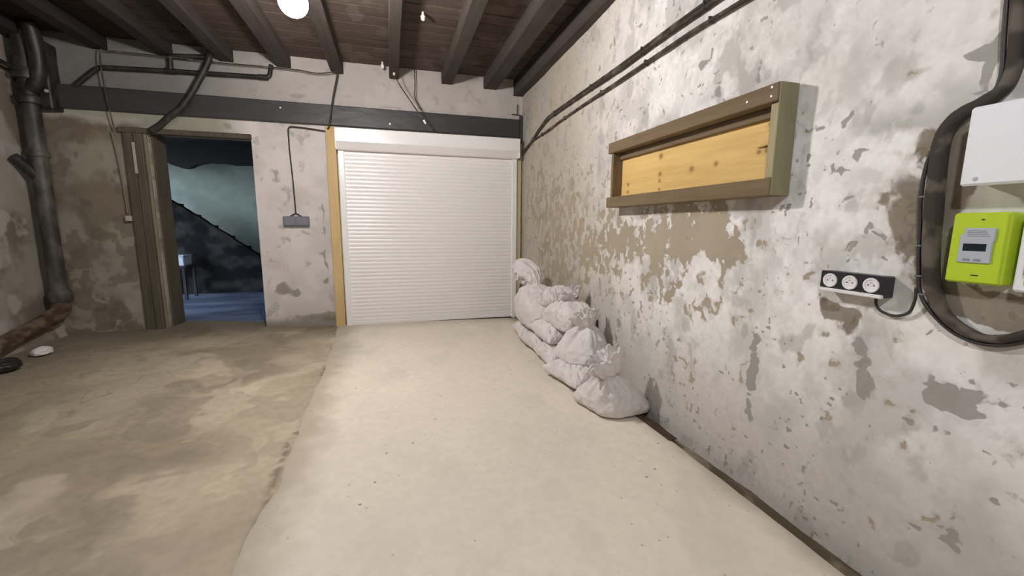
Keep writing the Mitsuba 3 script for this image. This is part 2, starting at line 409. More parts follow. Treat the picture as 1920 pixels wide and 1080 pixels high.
def bag_bump(p, n, uv):
    r = 1 - dr.abs(2 * fbm(p.x * 13, p.y * 13, p.z * 9, 3) - 1)
    q = 1 - dr.abs(2 * fbm(p.x * 30 + 9, p.y * 30, p.z * 22, 3) - 1)
    return r * r * r * .8 + q * q * .35


tex('mat_bag', bag_color, rough=.55, spec=.3, bump=bag_bump, bump_scale=.012, eps=3e-3)
tex('mat_back_room_wall', lambda p, n, uv: mix((.30, .36, .34), (.42, .50, .48), smoothstep(.3, .7, fbm(p.x * 2.5, p.y * 2, p.z * 2.5, 4))), diffuse=True)
tex('mat_back_room_floor', lambda p, n, uv: mix((.09, .12, .19), (.17, .215, .32), smoothstep(.3, .7, fbm(p.x * 1.5, p.y * 4, 3.0, 4))), diffuse=True)
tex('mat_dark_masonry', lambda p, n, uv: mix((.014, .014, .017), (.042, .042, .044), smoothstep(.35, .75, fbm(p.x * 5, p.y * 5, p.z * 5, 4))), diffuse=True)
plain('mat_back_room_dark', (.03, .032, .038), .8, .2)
plain('mat_crate', (.40, .45, .55), .5, .3)

# ------------------------------------------------------------------ the setting
YB, YW, ZC = 5.72, -3.0, 3.22        # back wall, rear wall, underside of the ceiling boards


def xr(y):
    return 1.716 + .022 * np.maximum(0, y - 2.6)


def relief(a, b, amp, f, seed):
    return amp * (meshkit.fbm(np.stack([a * f, b * f, 0 * a + seed], -1), 4, seed) - .5)


def old_height(x, y):
    h = .075 * np.clip((-.75 - x) / 1.5, 0, 1) ** 1.0 * np.clip((y - .5) / 3.5, 0, 1)
    return h + relief(x, y, .045, 1.6, 3) * np.clip((-.62 - x) / .4, 0, 1) + relief(x, y, .012, 7, 5)


# floor: the old screed, the new slab, the gutter along the right wall
m = grid(lambda u, v: np.stack([u, v, old_height(u, v) - .004], -1), np.linspace(-4.0, -.50, 120), np.linspace(YW, YB + .35, 220))
put('floor', m, 'mat_old_floor', smooth=True, uv=np.asarray(m.vertices)[:, :2])
tag('floor', 'old uneven brown screed floor on the left and below', kind='structure')


def slab_pt(u, v):
    """u in [0,1] across, v along"""
    left = -.60 + .05 * (meshkit.fbm(np.stack([v * 2.3, 0 * v + 1.5, 0 * v], -1), 4, 9) - .5) * 2 - .09 * np.clip((v - 3.2) / 2.4, 0, 1)
    right = np.where(v > 2.4, 1.64, 1.605) + .02 * (meshkit.fbm(np.stack([v * 4, 0 * v + 7.5, 0 * v], -1), 3, 4) - .5)
    return left + (right - left) * u, v


def slab_top(u, v):
    x, y = slab_pt(u, v)
    e = np.minimum(u, 1 - u)
    z = .007 * np.clip(e / .012, 0, 1) + relief(x, y, .006, 2.2, 8) - .030 * np.clip((x - .2) / 1.4, 0, 1) * np.clip((y - 5.0) / .6, 0, 1)
    return np.stack([x, y, z], -1)


m = grid(slab_top, np.concatenate([[0, .004, .012], np.linspace(.03, .97, 60), [.988, .996, 1]]), np.linspace(YW, YB, 200))
skirt = grid(lambda u, v: np.concatenate([slab_top(np.ones_like(v), v)[..., :2], -.12 * u[..., None]], -1), np.array([-.0, 1.0]), np.linspace(YW, YB, 200))
put('floor__slab', join(m, flip(skirt)), 'mat_slab', smooth=35)
tag('floor__slab', 'smooth pale concrete slab running to the shutter')
m = grid(lambda u, v: np.stack([u, v, -.045 + relief(u, v, .02, 9, 4) + .02 * np.clip((u - 1.66) / .08, 0, 1)], -1), np.linspace(1.50, 1.86, 16), np.linspace(YW, YB, 220))
put('floor__gutter', m, 'mat_gutter', smooth=True)
tag('floor__gutter', 'dirty gap between the slab and the right wall')

# right wall
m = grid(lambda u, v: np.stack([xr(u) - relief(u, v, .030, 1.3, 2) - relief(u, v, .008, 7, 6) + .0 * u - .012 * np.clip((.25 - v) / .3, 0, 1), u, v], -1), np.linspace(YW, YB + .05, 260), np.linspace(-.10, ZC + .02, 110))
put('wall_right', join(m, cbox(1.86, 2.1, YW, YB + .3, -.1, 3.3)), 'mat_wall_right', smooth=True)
tag('wall_right', 'whitewashed right wall with flaking paint and damp stains', kind='structure')

# back wall with the doorway
DX0, DX1, DZ = -2.53, -1.522, 2.30
WT = .34
pieces = []


def back_piece(x0, x1, z0, z1):
    nx, nz = max(2, int((x1 - x0) / .03)), max(2, int((z1 - z0) / .03))
    g = grid(lambda u, v: np.stack([u, YB - relief(u, v, .030, 1.8, 12) * np.clip(np.minimum(abs(u - DX0), abs(u - DX1)) / .1, .2, 1) - relief(u, v, .010, 8, 3), v], -1), np.linspace(x0, x1, nx), np.linspace(z0, z1, nz))
    pieces.append(g)
    pieces.append(cbox(x0, x1, YB + .012, YB + WT, z0, z1, .001))


back_piece(-3.75, DX0, -.1, DZ)
back_piece(DX1, 1.84, -.1, DZ)
back_piece(-3.75, 1.84, DZ, ZC + .02)
put('wall_back', join(*pieces), 'mat_wall_back', smooth=40)
tag('wall_back', 'stained plaster back wall with a doorway', kind='structure')

# left wall, leaning out towards its foot
m = grid(lambda u, v: np.stack([-3.56 + relief(u, v, .06, 1.2, 5) + relief(u, v, .012, 7, 2) + .16 * np.clip((.40 - v) / .4, 0, 1) ** 1.5 + .07 * np.clip((5.2 - u) / 2.5, 0, 1), u, v], -1), np.linspace(YW, YB + .05, 180), np.linspace(-.1, ZC + .02, 80))
put('wall_left', join(flip(m), cbox(-3.95, -3.70, YW, YB + .3, -.1, 3.3)), 'mat_wall_left', smooth=True)
tag('wall_left', 'dark bare left wall', kind='structure')

# rear wall behind the viewpoint
put('wall_rear', cbox(-3.95, 2.1, YW - .25, YW, -.1, 3.3), 'mat_wall_rear')
tag('wall_rear', 'plain plastered rear wall', kind='structure')

# ceiling: backing, boards, joists
put('ceiling', cbox(-3.95, 2.1, YW - .25, YB + .3, ZC + .03, ZC + .10), 'mat_board')
tag('ceiling', 'dark board ceiling on timber joists', kind='structure')
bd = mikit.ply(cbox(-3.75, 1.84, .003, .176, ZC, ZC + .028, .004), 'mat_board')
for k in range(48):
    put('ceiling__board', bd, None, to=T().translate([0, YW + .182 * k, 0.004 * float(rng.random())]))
for x, w, zb in ((-3.44, .14, 3.09), (-2.86, .14, 3.09), (-2.28, .14, 3.09), (-1.70, .14, 3.09), (-1.12, .15, 3.09), (-.545, .135, 3.08), (.108, .112, 3.08), (.762, .138, 3.08), (1.333, .178, 3.075)):
    u = np.linspace(YW, YB + .02, 40)
    mm = cbox(x - w / 2, x + w / 2, YW + .01, YB + .01, zb, ZC + .004, .008).subdivide_to_size(.35)
    v = np.array(mm.vertices)
    wob = (meshkit.fbm(np.stack([v[:, 1] * .9, 0 * v[:, 1] + x * 7, 0 * v[:, 1]], -1), 3, 5) - .5)
    v[:, 0] += .03 * wob * np.clip((5.5 - v[:, 1]) / 1.5, 0, 1)
    v[:, 2] += np.where(v[:, 2] < zb + .02, .015 * wob, 0)
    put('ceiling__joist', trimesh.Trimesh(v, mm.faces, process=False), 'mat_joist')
put('ceiling__wall_plate', cbox(1.655, 1.80, YW + .01, YB + .01, 3.015, ZC + .004, .008), 'mat_joist')
tag('ceiling__wall_plate', 'timber plate along the top of the right wall')

# ------------------------------------------------------------------ back room beyond the doorway
BRX0, BRX1, BRY = -5.2, -.6, 9.9
put('floor_back_room', cbox(BRX0, BRX1, YB + .30, BRY, -.10, .05, .001), 'mat_back_room_floor')
tag('floor_back_room', 'bluish floor of the room beyond the doorway', kind='structure')
put('wall_back_room_far', cbox(BRX0, BRX1, BRY, BRY + .2, -.1, 2.9, .001), 'mat_back_room_wall')
tag('wall_back_room_far', 'pale teal far wall of the room beyond the doorway', kind='structure')
put('wall_back_room_left', join(cbox(BRX0 - .2, BRX0, YB + .30, 8.3, -.1, 2.9, .001), cbox(BRX0 - .2, BRX0, 8.3, 9.6, -.1, 1.0, .001), cbox(BRX0 - .2, BRX0, 9.6, BRY + .2, -.1, 2.9, .001), cbox(BRX0 - .2, BRX0, 8.3, 9.6, 2.5, 2.9, .001)), 'mat_back_room_wall')
tag('wall_back_room_left', 'side wall of the room beyond the doorway with a window opening', kind='structure')
put('wall_back_room_right', cbox(BRX1, BRX1 + .2, YB + .30, BRY + .2, -.1, 2.9, .001), 'mat_back_room_wall')
tag('wall_back_room_right', 'right wall of the room beyond the doorway', kind='structure')
# ceiling with a ragged broken edge
xs = np.linspace(BRX0, BRX1, 90)
rag = 2.42 + .10 * (meshkit.fbm(np.stack([xs * 2.5, 0 * xs, 0 * xs], -1), 4, 3) - .5) - .10 * np.exp(-((xs + 3.65) / .25) ** 2) + .05 * np.exp(-((xs + 4.1) / .3) ** 2)
drop = grid(lambda u, v: np.stack([u, 9.3 + 0 * u, v * np.interp(u, xs, rag) + (1 - v) * 2.9], -1), xs, np.array([0, 1.0]))
drop2 = grid(lambda u, v: np.stack([u, 9.3 + .16 * v, np.interp(u, xs, rag)], -1), xs, np.array([0, 1.0]))
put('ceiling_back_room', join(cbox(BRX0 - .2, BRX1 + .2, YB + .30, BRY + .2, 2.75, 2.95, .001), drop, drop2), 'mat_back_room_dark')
tag('ceiling_back_room', 'dark broken ceiling of the room beyond the doorway', kind='structure')

# stair flank sloping down to the right
SY0, SY1 = 8.62, 9.55


def stair_z(x):
    return 1.76 - .745 * (x + 3.78)


poly = [(-5.1, stair_z(-5.1) * 0 + 1.95), (-4.05, 1.95)]
steps = []
flank_x = np.linspace(-4.05, -1.55, 60)
top = stair_z(flank_x) + .06 + .035 * (meshkit.fbm(np.stack([flank_x * 6, 0 * flank_x, 0 * flank_x], -1), 3, 2) - .5)
pts = [(-5.1, .05), (-1.45, .05)] + [(float(a), max(.10, float(b))) for a, b in zip(flank_x[::-1], top[::-1])] + [(-5.1, 1.96)]
from shapely.geometry import Polygon
fl = trimesh.creation.extrude_polygon(Polygon(pts).buffer(0), .14, engine='earcut')
v = np.array(fl.vertices)
fl = trimesh.Trimesh(np.stack([v[:, 0], SY0 + .14 - v[:, 2], v[:, 1]], 1), fl.faces, process=False)
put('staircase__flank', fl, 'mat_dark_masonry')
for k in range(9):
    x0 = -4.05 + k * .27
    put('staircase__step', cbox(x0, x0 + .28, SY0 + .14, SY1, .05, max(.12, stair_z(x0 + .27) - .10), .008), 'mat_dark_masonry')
tag('staircase', 'dark masonry staircase sloping down to the right beyond the doorway', 'staircase')

# a pale box on a trestle in front of the flank
put('storage_box__tub', cbox(-3.60, -3.27, 8.05, 8.35, .60, .755, .012), 'mat_crate')
put('storage_box__lid', cbox(-3.61, -3.26, 8.04, 8.36, .755, .775, .006), 'mat_crate')
tag('storage_box', 'pale box standing on the dark trestle beyond the doorway', 'box')
put('trestle__top', cbox(-3.68, -3.22, 7.98, 8.42, .575, .60, .005), 'mat_back_room_dark')
for lx in (-3.65, -3.29):
    for ly in (8.0, 8.36):
        put('trestle__leg', cbox(lx, lx + .04, ly, ly + .04, .05, .575, .004), 'mat_back_room_dark')
tag('trestle', 'small dark trestle carrying a pale box beyond the doorway', 'trestle')

# ------------------------------------------------------------------ doorway frame
put('door_1', join(cbox(-2.775, -1.515, 5.672, YB + .03, 2.262, 2.318, .006)), 'mat_frame_wood')
tag('door_1', 'open doorway with an old brown timber frame', kind='structure')
put('door_1__casing', cbox(-2.735, -2.642, 5.668, YB + .03, .03, 2.262, .006), 'mat_frame_wood')
put('door_1__jamb', cbox(-2.642, -2.560, 5.655, YB + .10, .03, 2.262, .010), 'mat_frame_wood')
put('door_1__stop', cbox(-2.560, -2.535, 5.690, YB + .06, .03, 2.262, .004), 'mat_stop_bead')
tag('door_1__stop', 'paler stop bead')
put('door_1__reveal', cbox(-2.560, -2.515, YB + .06, YB + WT + .01, .03, 2.30, .004), 'mat_frame_wood')
put('door_1__paint_strip', cbox(-2.655, -2.628, 5.650, 5.668, 1.83, 2.16, .003), 'mat_old_paint')
tag('door_1__paint_strip', 'strip of pale paint')

# ------------------------------------------------------------------ beam across the back wall
BY = 5.668
put('lintel_beam__girder', cbox(-3.27, 1.735, BY, YB + .03, 2.472, 2.708, .008).subdivide_to_size(.3), 'mat_beam')
put('lintel_beam__end_plate', cbox(1.735, 1.765, BY - .015, YB, 2.40, 2.76, .006), 'mat_beam')
for x, z in ((.04, 2.535), (-1.18, 2.63)):
    put('lintel_beam__bolt', lathe([(.0001, .010), (.010, .010), (.012, .004), (.012, 0)], (x, BY, z), 12, 'y-'), 'mat_steel')
tag('lintel_beam', 'long dark grey beam across the back wall over the doorway and shutter', 'beam')

# ------------------------------------------------------------------ roller shutter
SX0, SX1 = -.520, 1.632
pitch, nsl = .0485, 46
t = np.linspace(0, 1, 9)
prof = [(-.0034 * math.sin(math.pi * a) ** .8, 0.0008 + a * (pitch - .0030)) for a in t] + [(.0022, pitch - .0015), (.0022, pitch), (.010, pitch), (.010, 0), (.0022, 0)]
pr = Polygon(prof).buffer(0)
sl = trimesh.creation.extrude_polygon(pr, SX1 - SX0, engine='earcut')
v = np.array(sl.vertices)
sl = trimesh.Trimesh(np.stack([v[:, 2], v[:, 0], v[:, 1]], 1), sl.faces, process=False)
sl.fix_normals()
slat = mikit.ply(sl, 'mat_shutter', smooth=35)
SHY = 5.660
for k in range(nsl):
    put('roller_shutter__slat', slat, None, to=T().translate([SX0, SHY, .045 + k * pitch]))
put('roller_shutter__bottom_bar', cbox(SX0, SX1, SHY - .012, SHY + .014, .002, .046, .005), 'mat_shutter')
put('roller_shutter__guide_rail', cbox(-.580, -.512, SHY - .03, SHY + .02, .0, 2.21, .006), 'mat_shutter_box')
put('roller_shutter__guide_rail', cbox(1.622, 1.688, SHY - .03, SHY + .02, -.01, 2.21, .006), 'mat_shutter_box')
hp = Polygon([(5.50, 2.425), (5.665, 2.425), (5.665, 2.185), (5.575, 2.185), (5.50, 2.268)]).buffer(-.006).buffer(.006, quad_segs=4)
hd = trimesh.creation.extrude_polygon(hp, 1.684 + .586, engine='earcut')
v = np.array(hd.vertices)
hd = trimesh.Trimesh(np.stack([v[:, 2] - .586, v[:, 0], v[:, 1]], 1), hd.faces, process=False)
hd.fix_normals()
put('roller_shutter__housing', hd, 'mat_shutter_box', smooth=25)
for x0, x1 in ((-.592, -.584), (1.682, 1.690)):
    put('roller_shutter__end_cap', cbox(x0, x1, 5.498, 5.667, 2.183, 2.428, .003), 'mat_shutter_box')
tag('roller_shutter', 'closed white roller shutter with a white housing under the beam', 'shutter')

put('timber_post', cbox(-.712, -.596, 5.655, YB + .02, -.01, 2.462, .006), 'mat_timber_post')
tag('timber_post', 'yellow timber post on the left side of the roller shutter', 'post')
put('timber_post_001', cbox(1.692, 1.760, 5.668, YB + .02, -.04, 2.355, .006), 'mat_timber_pale')
tag('timber_post_001', 'narrow pale timber post between the roller shutter and the right wall', 'post')

# ------------------------------------------------------------------ lamp
for name, at, rad, lab in (('lamp', LAMP, LAMP_RADIANCE, 'glowing round bulb hanging on a short cord from the ceiling boards near the back wall'),
                           ('lamp_001', LAMP2, LAMP2_RADIANCE, 'second round bulb hanging from the ceiling boards near the rear wall')):
    scene[name + '__bulb'] = {'type': 'sphere', 'center': at.tolist(), 'radius': .085, 'emitter': {'type': 'area', 'radiance': {'type': 'rgb', 'value': list(rad)}},
                              'bsdf': {'type': 'ref', 'id': 'mat_porcelain'}}
    put(name + '__holder', lathe([(.001, .150), (.016, .150), (.022, .125), (.026, .095), (.030, .078), (.001, .078)], at, 20), 'mat_white_plastic', smooth=30)
    put(name + '__cord', tube([at + [0, 0, .145], at + [0, 0, ZC + .003 - at[2]]], .004, 8), 'mat_cable')
    tag(name, lab, 'lamp')

# ------------------------------------------------------------------ long box frame on the right wall
FY0, FY1, FX = 1.495, 2.955, 1.605
put('wall_frame__top_rail', cbox(FX, 1.710, FY0, FY1, 1.834, 1.910, .004), 'mat_weathered_rail')
put('wall_frame__bottom_rail', cbox(FX, 1.710, FY0, FY1 + .005, 1.436, 1.512, .004), 'mat_weathered_rail')
put('wall_frame__ledger', cbox(1.672, 1.694, FY0 + .06, 2.895, 1.786, 1.834, .003), 'mat_weathered_rail')
put('wall_frame__stile', cbox(FX + .018, 1.710, FY0 + .003, FY0 + .050, 1.512, 1.834, .004), 'mat_treated_stile')
tag('wall_frame__stile', 'greenish end board')
put('wall_frame__stile_001', cbox(FX + .010, 1.710, 2.893, 2.920, 1.512, 1.834, .004), 'mat_brown_stile')
put('wall_frame__end_cap', cbox(FX + .004, 1.710, FY0 - .007, FY0, 1.437, 1.909, .003), 'mat_end_grain')
put('wall_frame__back_board', cbox(1.694, 1.712, FY0 + .048, 2.896, 1.505, 1.86, .003), 'mat_pine_board')
tag('wall_frame__back_board', 'yellow pine back board with knots')
put('wall_frame__block', cbox(1.680, 1.694, FY0 + .075, FY0 + .165, 1.668, 1.735, .003), 'mat_pine_board')
for y, z in ((1.530, 1.895), (1.530, 1.858), (1.66, 1.868)):
    put('wall_frame__screw', lathe([(.0001, .002), (.0045, .002), (.0055, 0)], (FX, y, z), 10, 'x-'), 'mat_steel')
tag('wall_frame', 'long shallow timber frame with a yellow pine back fixed on the right wall', 'frame')

# ------------------------------------------------------------------ cables on the right wall
XW = 1.700


def wall_cable(pts, r, x=XW):
    return spline([(xr(np.array(y)) + (x - 1.72) + 0.0 if dx is None else dx, y, z) for (y, z, dx) in pts], 10)


up_ = [(y, z, None) for y, z in ((5.62, 2.26), (5.35, 2.30), (5.15, 2.350), (4.84, 2.430), (4.58, 2.474), (4.11, 2.476), (2.95, 2.468), (2.41, 2.478), (2.06, 2.482), (1.0, 2.49), (-.5, 2.49), (-2.9, 2.48))]
lo_ = [(y, z, None) for y, z in ((5.62, 2.24), (5.40, 2.29), (5.15, 2.337), (4.62, 2.352), (3.93, 2.373), (2.67, 2.386), (2.2, 2.396), (1.8, 2.390), (1.0, 2.39), (-.5, 2.39), (-2.9, 2.38))]
put('wall_cable__sheath', join(tube(wall_cable(up_, .012), .015, 10), tube(wall_cable([(y, z + .024, d) for y, z, d in up_], .008), .010, 8)), 'mat_cable_dusty', smooth=True)
for y, z in ((4.4, 2.476), (3.5, 2.472), (2.7, 2.472), (2.1, 2.482), (1.6, 2.486)):
    put('wall_cable__clip', cbox(float(xr(np.array(y))) - .038, float(xr(np.array(y))) - .004, y - .006, y + .006, z - .018, z + .034, .003), 'mat_cable')
tag('wall_cable', 'upper thick dark cable running along the right wall under the ceiling', 'cable')
put('wall_cable_001__sheath', tube(wall_cable(lo_, .012), .0125, 10), 'mat_cable_dusty', smooth=True)
for y, z in ((4.8, 2.347), (4.1, 2.368), (3.3, 2.380), (2.65, 2.386), (2.05, 2.395)):
    put('wall_cable_001__clip', cbox(float(xr(np.array(y))) - .036, float(xr(np.array(y))) - .004, y - .006, y + .006, z - .017, z + .020, .003), 'mat_cable')
tag('wall_cable_001', 'lower dark cable running along the right wall just above the timber frame', 'cable')

# ------------------------------------------------------------------ triple socket on the right wall
OY0, OY1, OZ0, OZ1, OX = 1.034, 1.257, 1.050, 1.128, 1.650
put('wall_outlet__body', cbox(OX + .012, 1.712, OY0, OY1, OZ0, OZ1, .004), 'mat_black_plastic')
put('wall_outlet__face_plate', cbox(OX, OX + .013, OY0 - .001, OY1 + .001, OZ0 + .013, OZ1 + .001, .004), 'mat_black_plastic')
put('wall_outlet__lower_trim', cbox(OX - .002, OX + .012, OY0 - .001, OY1 + .001, OZ0 - .001, OZ0 + .013, .003), 'mat_socket_white')
tag('wall_outlet__lower_trim', 'pale lower edge')
for k in range(3):
    c = (OX, OY1 - .040 - k * .0735, (OZ0 + OZ1) / 2 + .005)
    s = put('wall_outlet__socket', lathe([(.0001, .0012), (.0188, .0012), (.0200, .0050), (.0255, .0055), (.0268, .003), (.0268, -.001)], c, 28, 'x-'), 'mat_socket_white', smooth=30)
    for dy in (-.0095, .0095):
        put(s + '__contact_hole', lathe([(.0001, .0016), (.0026, .0016), (.0026, .0005)], (c[0], c[1] + dy, c[2]), 10, 'x-'), 'mat_dark_hole')
    put(s + '__earth_pin', lathe([(.0001, .007), (.0022, .006), (.0022, .001)], (c[0], c[1], c[2] + .0105), 10, 'x-'), 'mat_steel')
tag('wall_outlet', 'black triple wall outlet with round white sockets on the right wall', 'outlet')
put('outlet_cable', tube(spline([(1.690, 1.075, 1.050), (1.692, 1.072, 1.020), (1.696, 1.052, .998), (1.698, 1.011, .992), (1.698, .974, 1.012), (1.690, .958, 1.055), (1.688, .958, 1.10)], 8), .0048, 8), 'mat_cable', smooth=True)
tag('outlet_cable', 'thin black cable looping from below the triple outlet to the conduit', 'cable')

# ------------------------------------------------------------------ meter corner
cond = [(1.690, .86, 3.01), (1.690, .845, 2.3), (1.690, .825, 1.95), (1.690, .812, 1.80), (1.690, .816, 1.712), (1.688, .850, 1.668), (1.688, .905, 1.645), (1.688, .942, 1.600), (1.688, .950, 1.52), (1.688, .942, 1.346), (1.688, .932, 1.208),
        (1.688, .912, 1.105), (1.688, .868, 1.022), (1.688, .792, .978), (1.688, .735, .984), (1.688, .690, 1.010), (1.688, .60, 1.08), (1.688, .55, 1.2)]
pth = spline(cond, 8)
s = np.linspace(0, len(cond) - 1, len(pth))
rad = np.interp(s, [0, 3, 4.5, 6, 9, 11, 12.5, 13.5, 17], [.019, .019, .017, .021, .024, .022, .016, .012, .012])
put('conduit', tube(pth, rad, 14), 'mat_cable_dusty', smooth=True)
tag('conduit', 'thick dusty dark conduit curving down and around the green meter', 'conduit')
thin = [(1.694, .885, 3.01), (1.694, .872, 2.3), (1.694, .850, 1.9), (1.694, .838, 1.72), (1.694, .872, 1.680), (1.693, .935, 1.648), (1.693, .962, 1.596), (1.693, .983, 1.50), (1.693, .986, 1.40), (1.693, .976, 1.30), (1.693, .963, 1.17), (1.693, .948, 1.085), (1.693, .905, 1.02), (1.694, .83, .965), (1.694, .74, .962), (1.694, .64, 1.02)]
put('thin_cable__sheath', tube(spline(thin, 8), .0062, 8), 'mat_cable', smooth=True)
for y, z in ((.968, 1.55), (.978, 1.40), (.966, 1.24), (.958, 1.14), (.94, 1.08)):
    put('thin_cable__clip', cbox(1.686, 1.712, y - .016, y + .012, z - .003, z + .003, .002), 'mat_grey_plastic')
tag('thin_cable', 'thin black cable clipped alongside the thick conduit left of the green meter', 'cable')
for k, (dy, r) in enumerate(((-.035, .012), (-.062, .010), (-.090, .012))):
    key = put('riser_cable', tube(spline([(1.694, .80 + dy + .015, 3.01), (1.694, .80 + dy + .01, 2.3), (1.694, .80 + dy, 1.95), (1.694, .80 + dy, 1.80), (1.694, .79 + dy, 1.68), (1.696, .78 + dy, 1.58)], 8), r, 10), 'mat_cable', smooth=True)
    tag(key, ('dark riser cable beside the conduit above the white enclosure', 'middle dark riser cable dropping behind the white enclosure', 'rightmost dark riser cable dropping behind the white enclosure')[k], 'cable')

# white enclosure
put('enclosure__body', cbox(1.632, 1.712, .545, .846, 1.424, 1.636, .010), 'mat_white_box')
put('enclosure__cover', cbox(1.612, 1.632, .540, .850, 1.420, 1.640, .007), 'mat_white_box')
for y in (.815, .57):
    put('enclosure__screw', lathe([(.0001, .002), (.005, .002), (.006, 0)], (1.612, y, 1.438), 10, 'x-'), 'mat_meter_grey')
tag('enclosure', 'white enclosure mounted on the right wall above the green meter', 'enclosure')

# green meter
MY0, MY1, MZ0, MZ1, MX = .742, .869, 1.136, 1.344, 1.645
v0 = cbox(MX + .006, 1.712, MY0, MY1, MZ0, MZ1, .006)
put('electricity_meter__housing', v0, 'mat_meter_green')
put('electricity_meter__cover', cbox(MX, MX + .008, MY0 + .004, MY1 - .004, MZ0 + .004, MZ1 - .004, .003), 'mat_meter_green')
fp = put('electricity_meter__front_panel', join(cbox(MX - .006, MX, .768, .842, 1.198, 1.282, .002), cbox(MX - .006, MX, .765, .834, 1.260, 1.300, .002)), 'mat_meter_grey')
tag(fp, 'grey front panel')
put(fp + '__display', cbox(MX - .008, MX - .005, .780, .831, 1.233, 1.254, .001), 'mat_display')
for y0 in (.787, .811):
    put(fp + '__print_bar', cbox(MX - .0068, MX - .0055, y0, y0 + .016, 1.203, 1.210, .0002), 'mat_meter_print')
for k in range(4):
    put(fp + '__print_line', cbox(MX - .0068, MX - .0055, 0.776 + .003 * k, .826, 1.276 + .005 * k - .0008, 1.2775 + .005 * k, .0002), 'mat_meter_print')
put('electricity_meter__seal', cbox(MX - .002, MX, .795, .802, 1.322, 1.325, .0005), 'mat_dark_hole')
put('electricity_meter__seal', cbox(MX - .002, MX, .790, .806, 1.160, 1.163, .0005), 'mat_dark_hole')
tag('electricity_meter', 'lime green electricity meter with a grey panel and dark display on the right wall', 'meter')

# breaker unit at the edge
put('circuit_breaker__body', cbox(1.660, 1.712, .600, .724, 1.125, 1.345, .006), 'mat_white_box')
put('circuit_breaker__switch', cbox(1.645, 1.661, .63, .702, 1.17, 1.29, .005), 'mat_meter_print')
put('circuit_breaker__label_strip', cbox(1.657, 1.661, .63, .702, 1.145, 1.16, .001), 'mat_meter_green')
tag('circuit_breaker', 'grey and white circuit breaker to the right of the green meter', 'breaker')

# ------------------------------------------------------------------ back wall fittings
put('double_outlet__body', cbox(-1.240, -.952, 5.660, 5.712, 1.268, 1.388, .008), 'mat_grey_plastic')
for x0 in (-1.228, -1.090):
    put('double_outlet__flap', cbox(x0, x0 + .126, 5.648, 5.661, 1.280, 1.376, .006), 'mat_grey_plastic')
tag('double_outlet', 'grey double outlet box between the doorway and the roller shutter', 'outlet')
put('outlet_drop_cable__sheath', tube(rounded_path([(-.715, 5.69, 2.405), (-.95, 5.69, 2.428), (-1.118, 5.69, 2.435), (-1.120, 5.69, 2.20), (-1.105, 5.69, 1.80), (-1.098, 5.69, 1.42)], .05), .008, 8), 'mat_cable', smooth=True)
for e in (-1.165, -1.035):
    put('outlet_drop_cable__branch', tube(spline([(-1.098, 5.69, 1.425), ((-1.098 + e) / 2, 5.69, 1.408), (e, 5.69, 1.386)], 5), .006, 8), 'mat_cable', smooth=True)
tag('outlet_drop_cable', 'black cable bending down the back wall to the grey double outlet', 'cable')

# cable from the joist down to the shutter post
put('joist_drop_cable', tube(spline([(-.53, 5.58, 3.09), (-.545, 5.62, 3.0), (-.59, 5.63, 2.82), (-.62, 5.63, 2.67), (-.655, 5.63, 2.47), (-.68, 5.64, 2.42)], 8), .010, 8), 'mat_cable', smooth=True)
tag('joist_drop_cable', 'dark cable dropping from a joist over the beam to the yellow post', 'cable')
put('sagging_wire', tube(spline([(-2.79, 5.66, 2.27), (-2.80, 5.64, 2.42), (-2.815, 5.62, 2.72), (-2.81, 5.62, 3.03), (-2.72, 5.62, 3.055), (-2.2, 5.619, 3.052), (-1.7, 5.619, 3.045), (-1.28, 5.619, 3.05), (-.95, 5.61, 3.045), (-.76, 5.61, 3.03), (-.55, 5.60, 3.06)], 8), .0065, 8), 'mat_cable_dusty', smooth=True)
tag('sagging_wire', 'thin sagging wire strung along the back wall above the beam', 'wire')

# conduit pipe above the beam
PY = 5.655
put('wall_pipe__run', tube(rounded_path([(-3.07, PY, 2.70), (-2.86, PY, 2.895), (-2.25, PY, 2.922), (-1.265, PY, 2.948), (-1.240, PY, 3.085)], .05), .024, 12), 'mat_pipe', smooth=True)
put('wall_pipe__branch', tube(rounded_path([(-2.222, PY, 2.922), (-2.215, PY, 3.075), (-1.88, PY, 3.100)], .04), .026, 12), 'mat_pipe', smooth=True)
for x, z in ((-2.222, 2.922), (-1.33, 2.946)):
    put('wall_pipe__coupling', tube([(x - .05, PY, z - .001), (x + .05, PY, z + .001)], .029, 14), 'mat_pipe', smooth=40)
tag('wall_pipe', 'dark bent pipe running along the back wall above the beam', 'pipe')
put('slanting_hose', tube(spline([(-1.80, 5.0, 3.16), (-1.805, 5.43, 3.14), (-1.815, 5.565, 3.09), (-1.90, 5.572, 2.90), (-2.10, 5.575, 2.57), (-2.245, 5.585, 2.44), (-2.35, 5.61, 2.35), (-2.45, 5.625, 2.285)], 8), .034, 12), 'mat_pipe', smooth=True)
tag('slanting_hose', 'dark hose slanting from the ceiling across the beam to the doorway', 'hose')

# strip and little box left of the doorway frame
put('door_cable__strip', tube(spline([(-2.835, 5.685, 2.26), (-2.805, 5.69, 1.90), (-2.785, 5.69, 1.40)], 6), .006, 8), 'mat_stop_bead', smooth=True)
put('door_cable__switch_box', cbox(-2.80, -2.745, 5.655, 5.71, 1.315, 1.375, .005), 'mat_old_paint')
tag('door_cable', 'pale cable strip with a small switch box left of the doorway frame', 'cable')

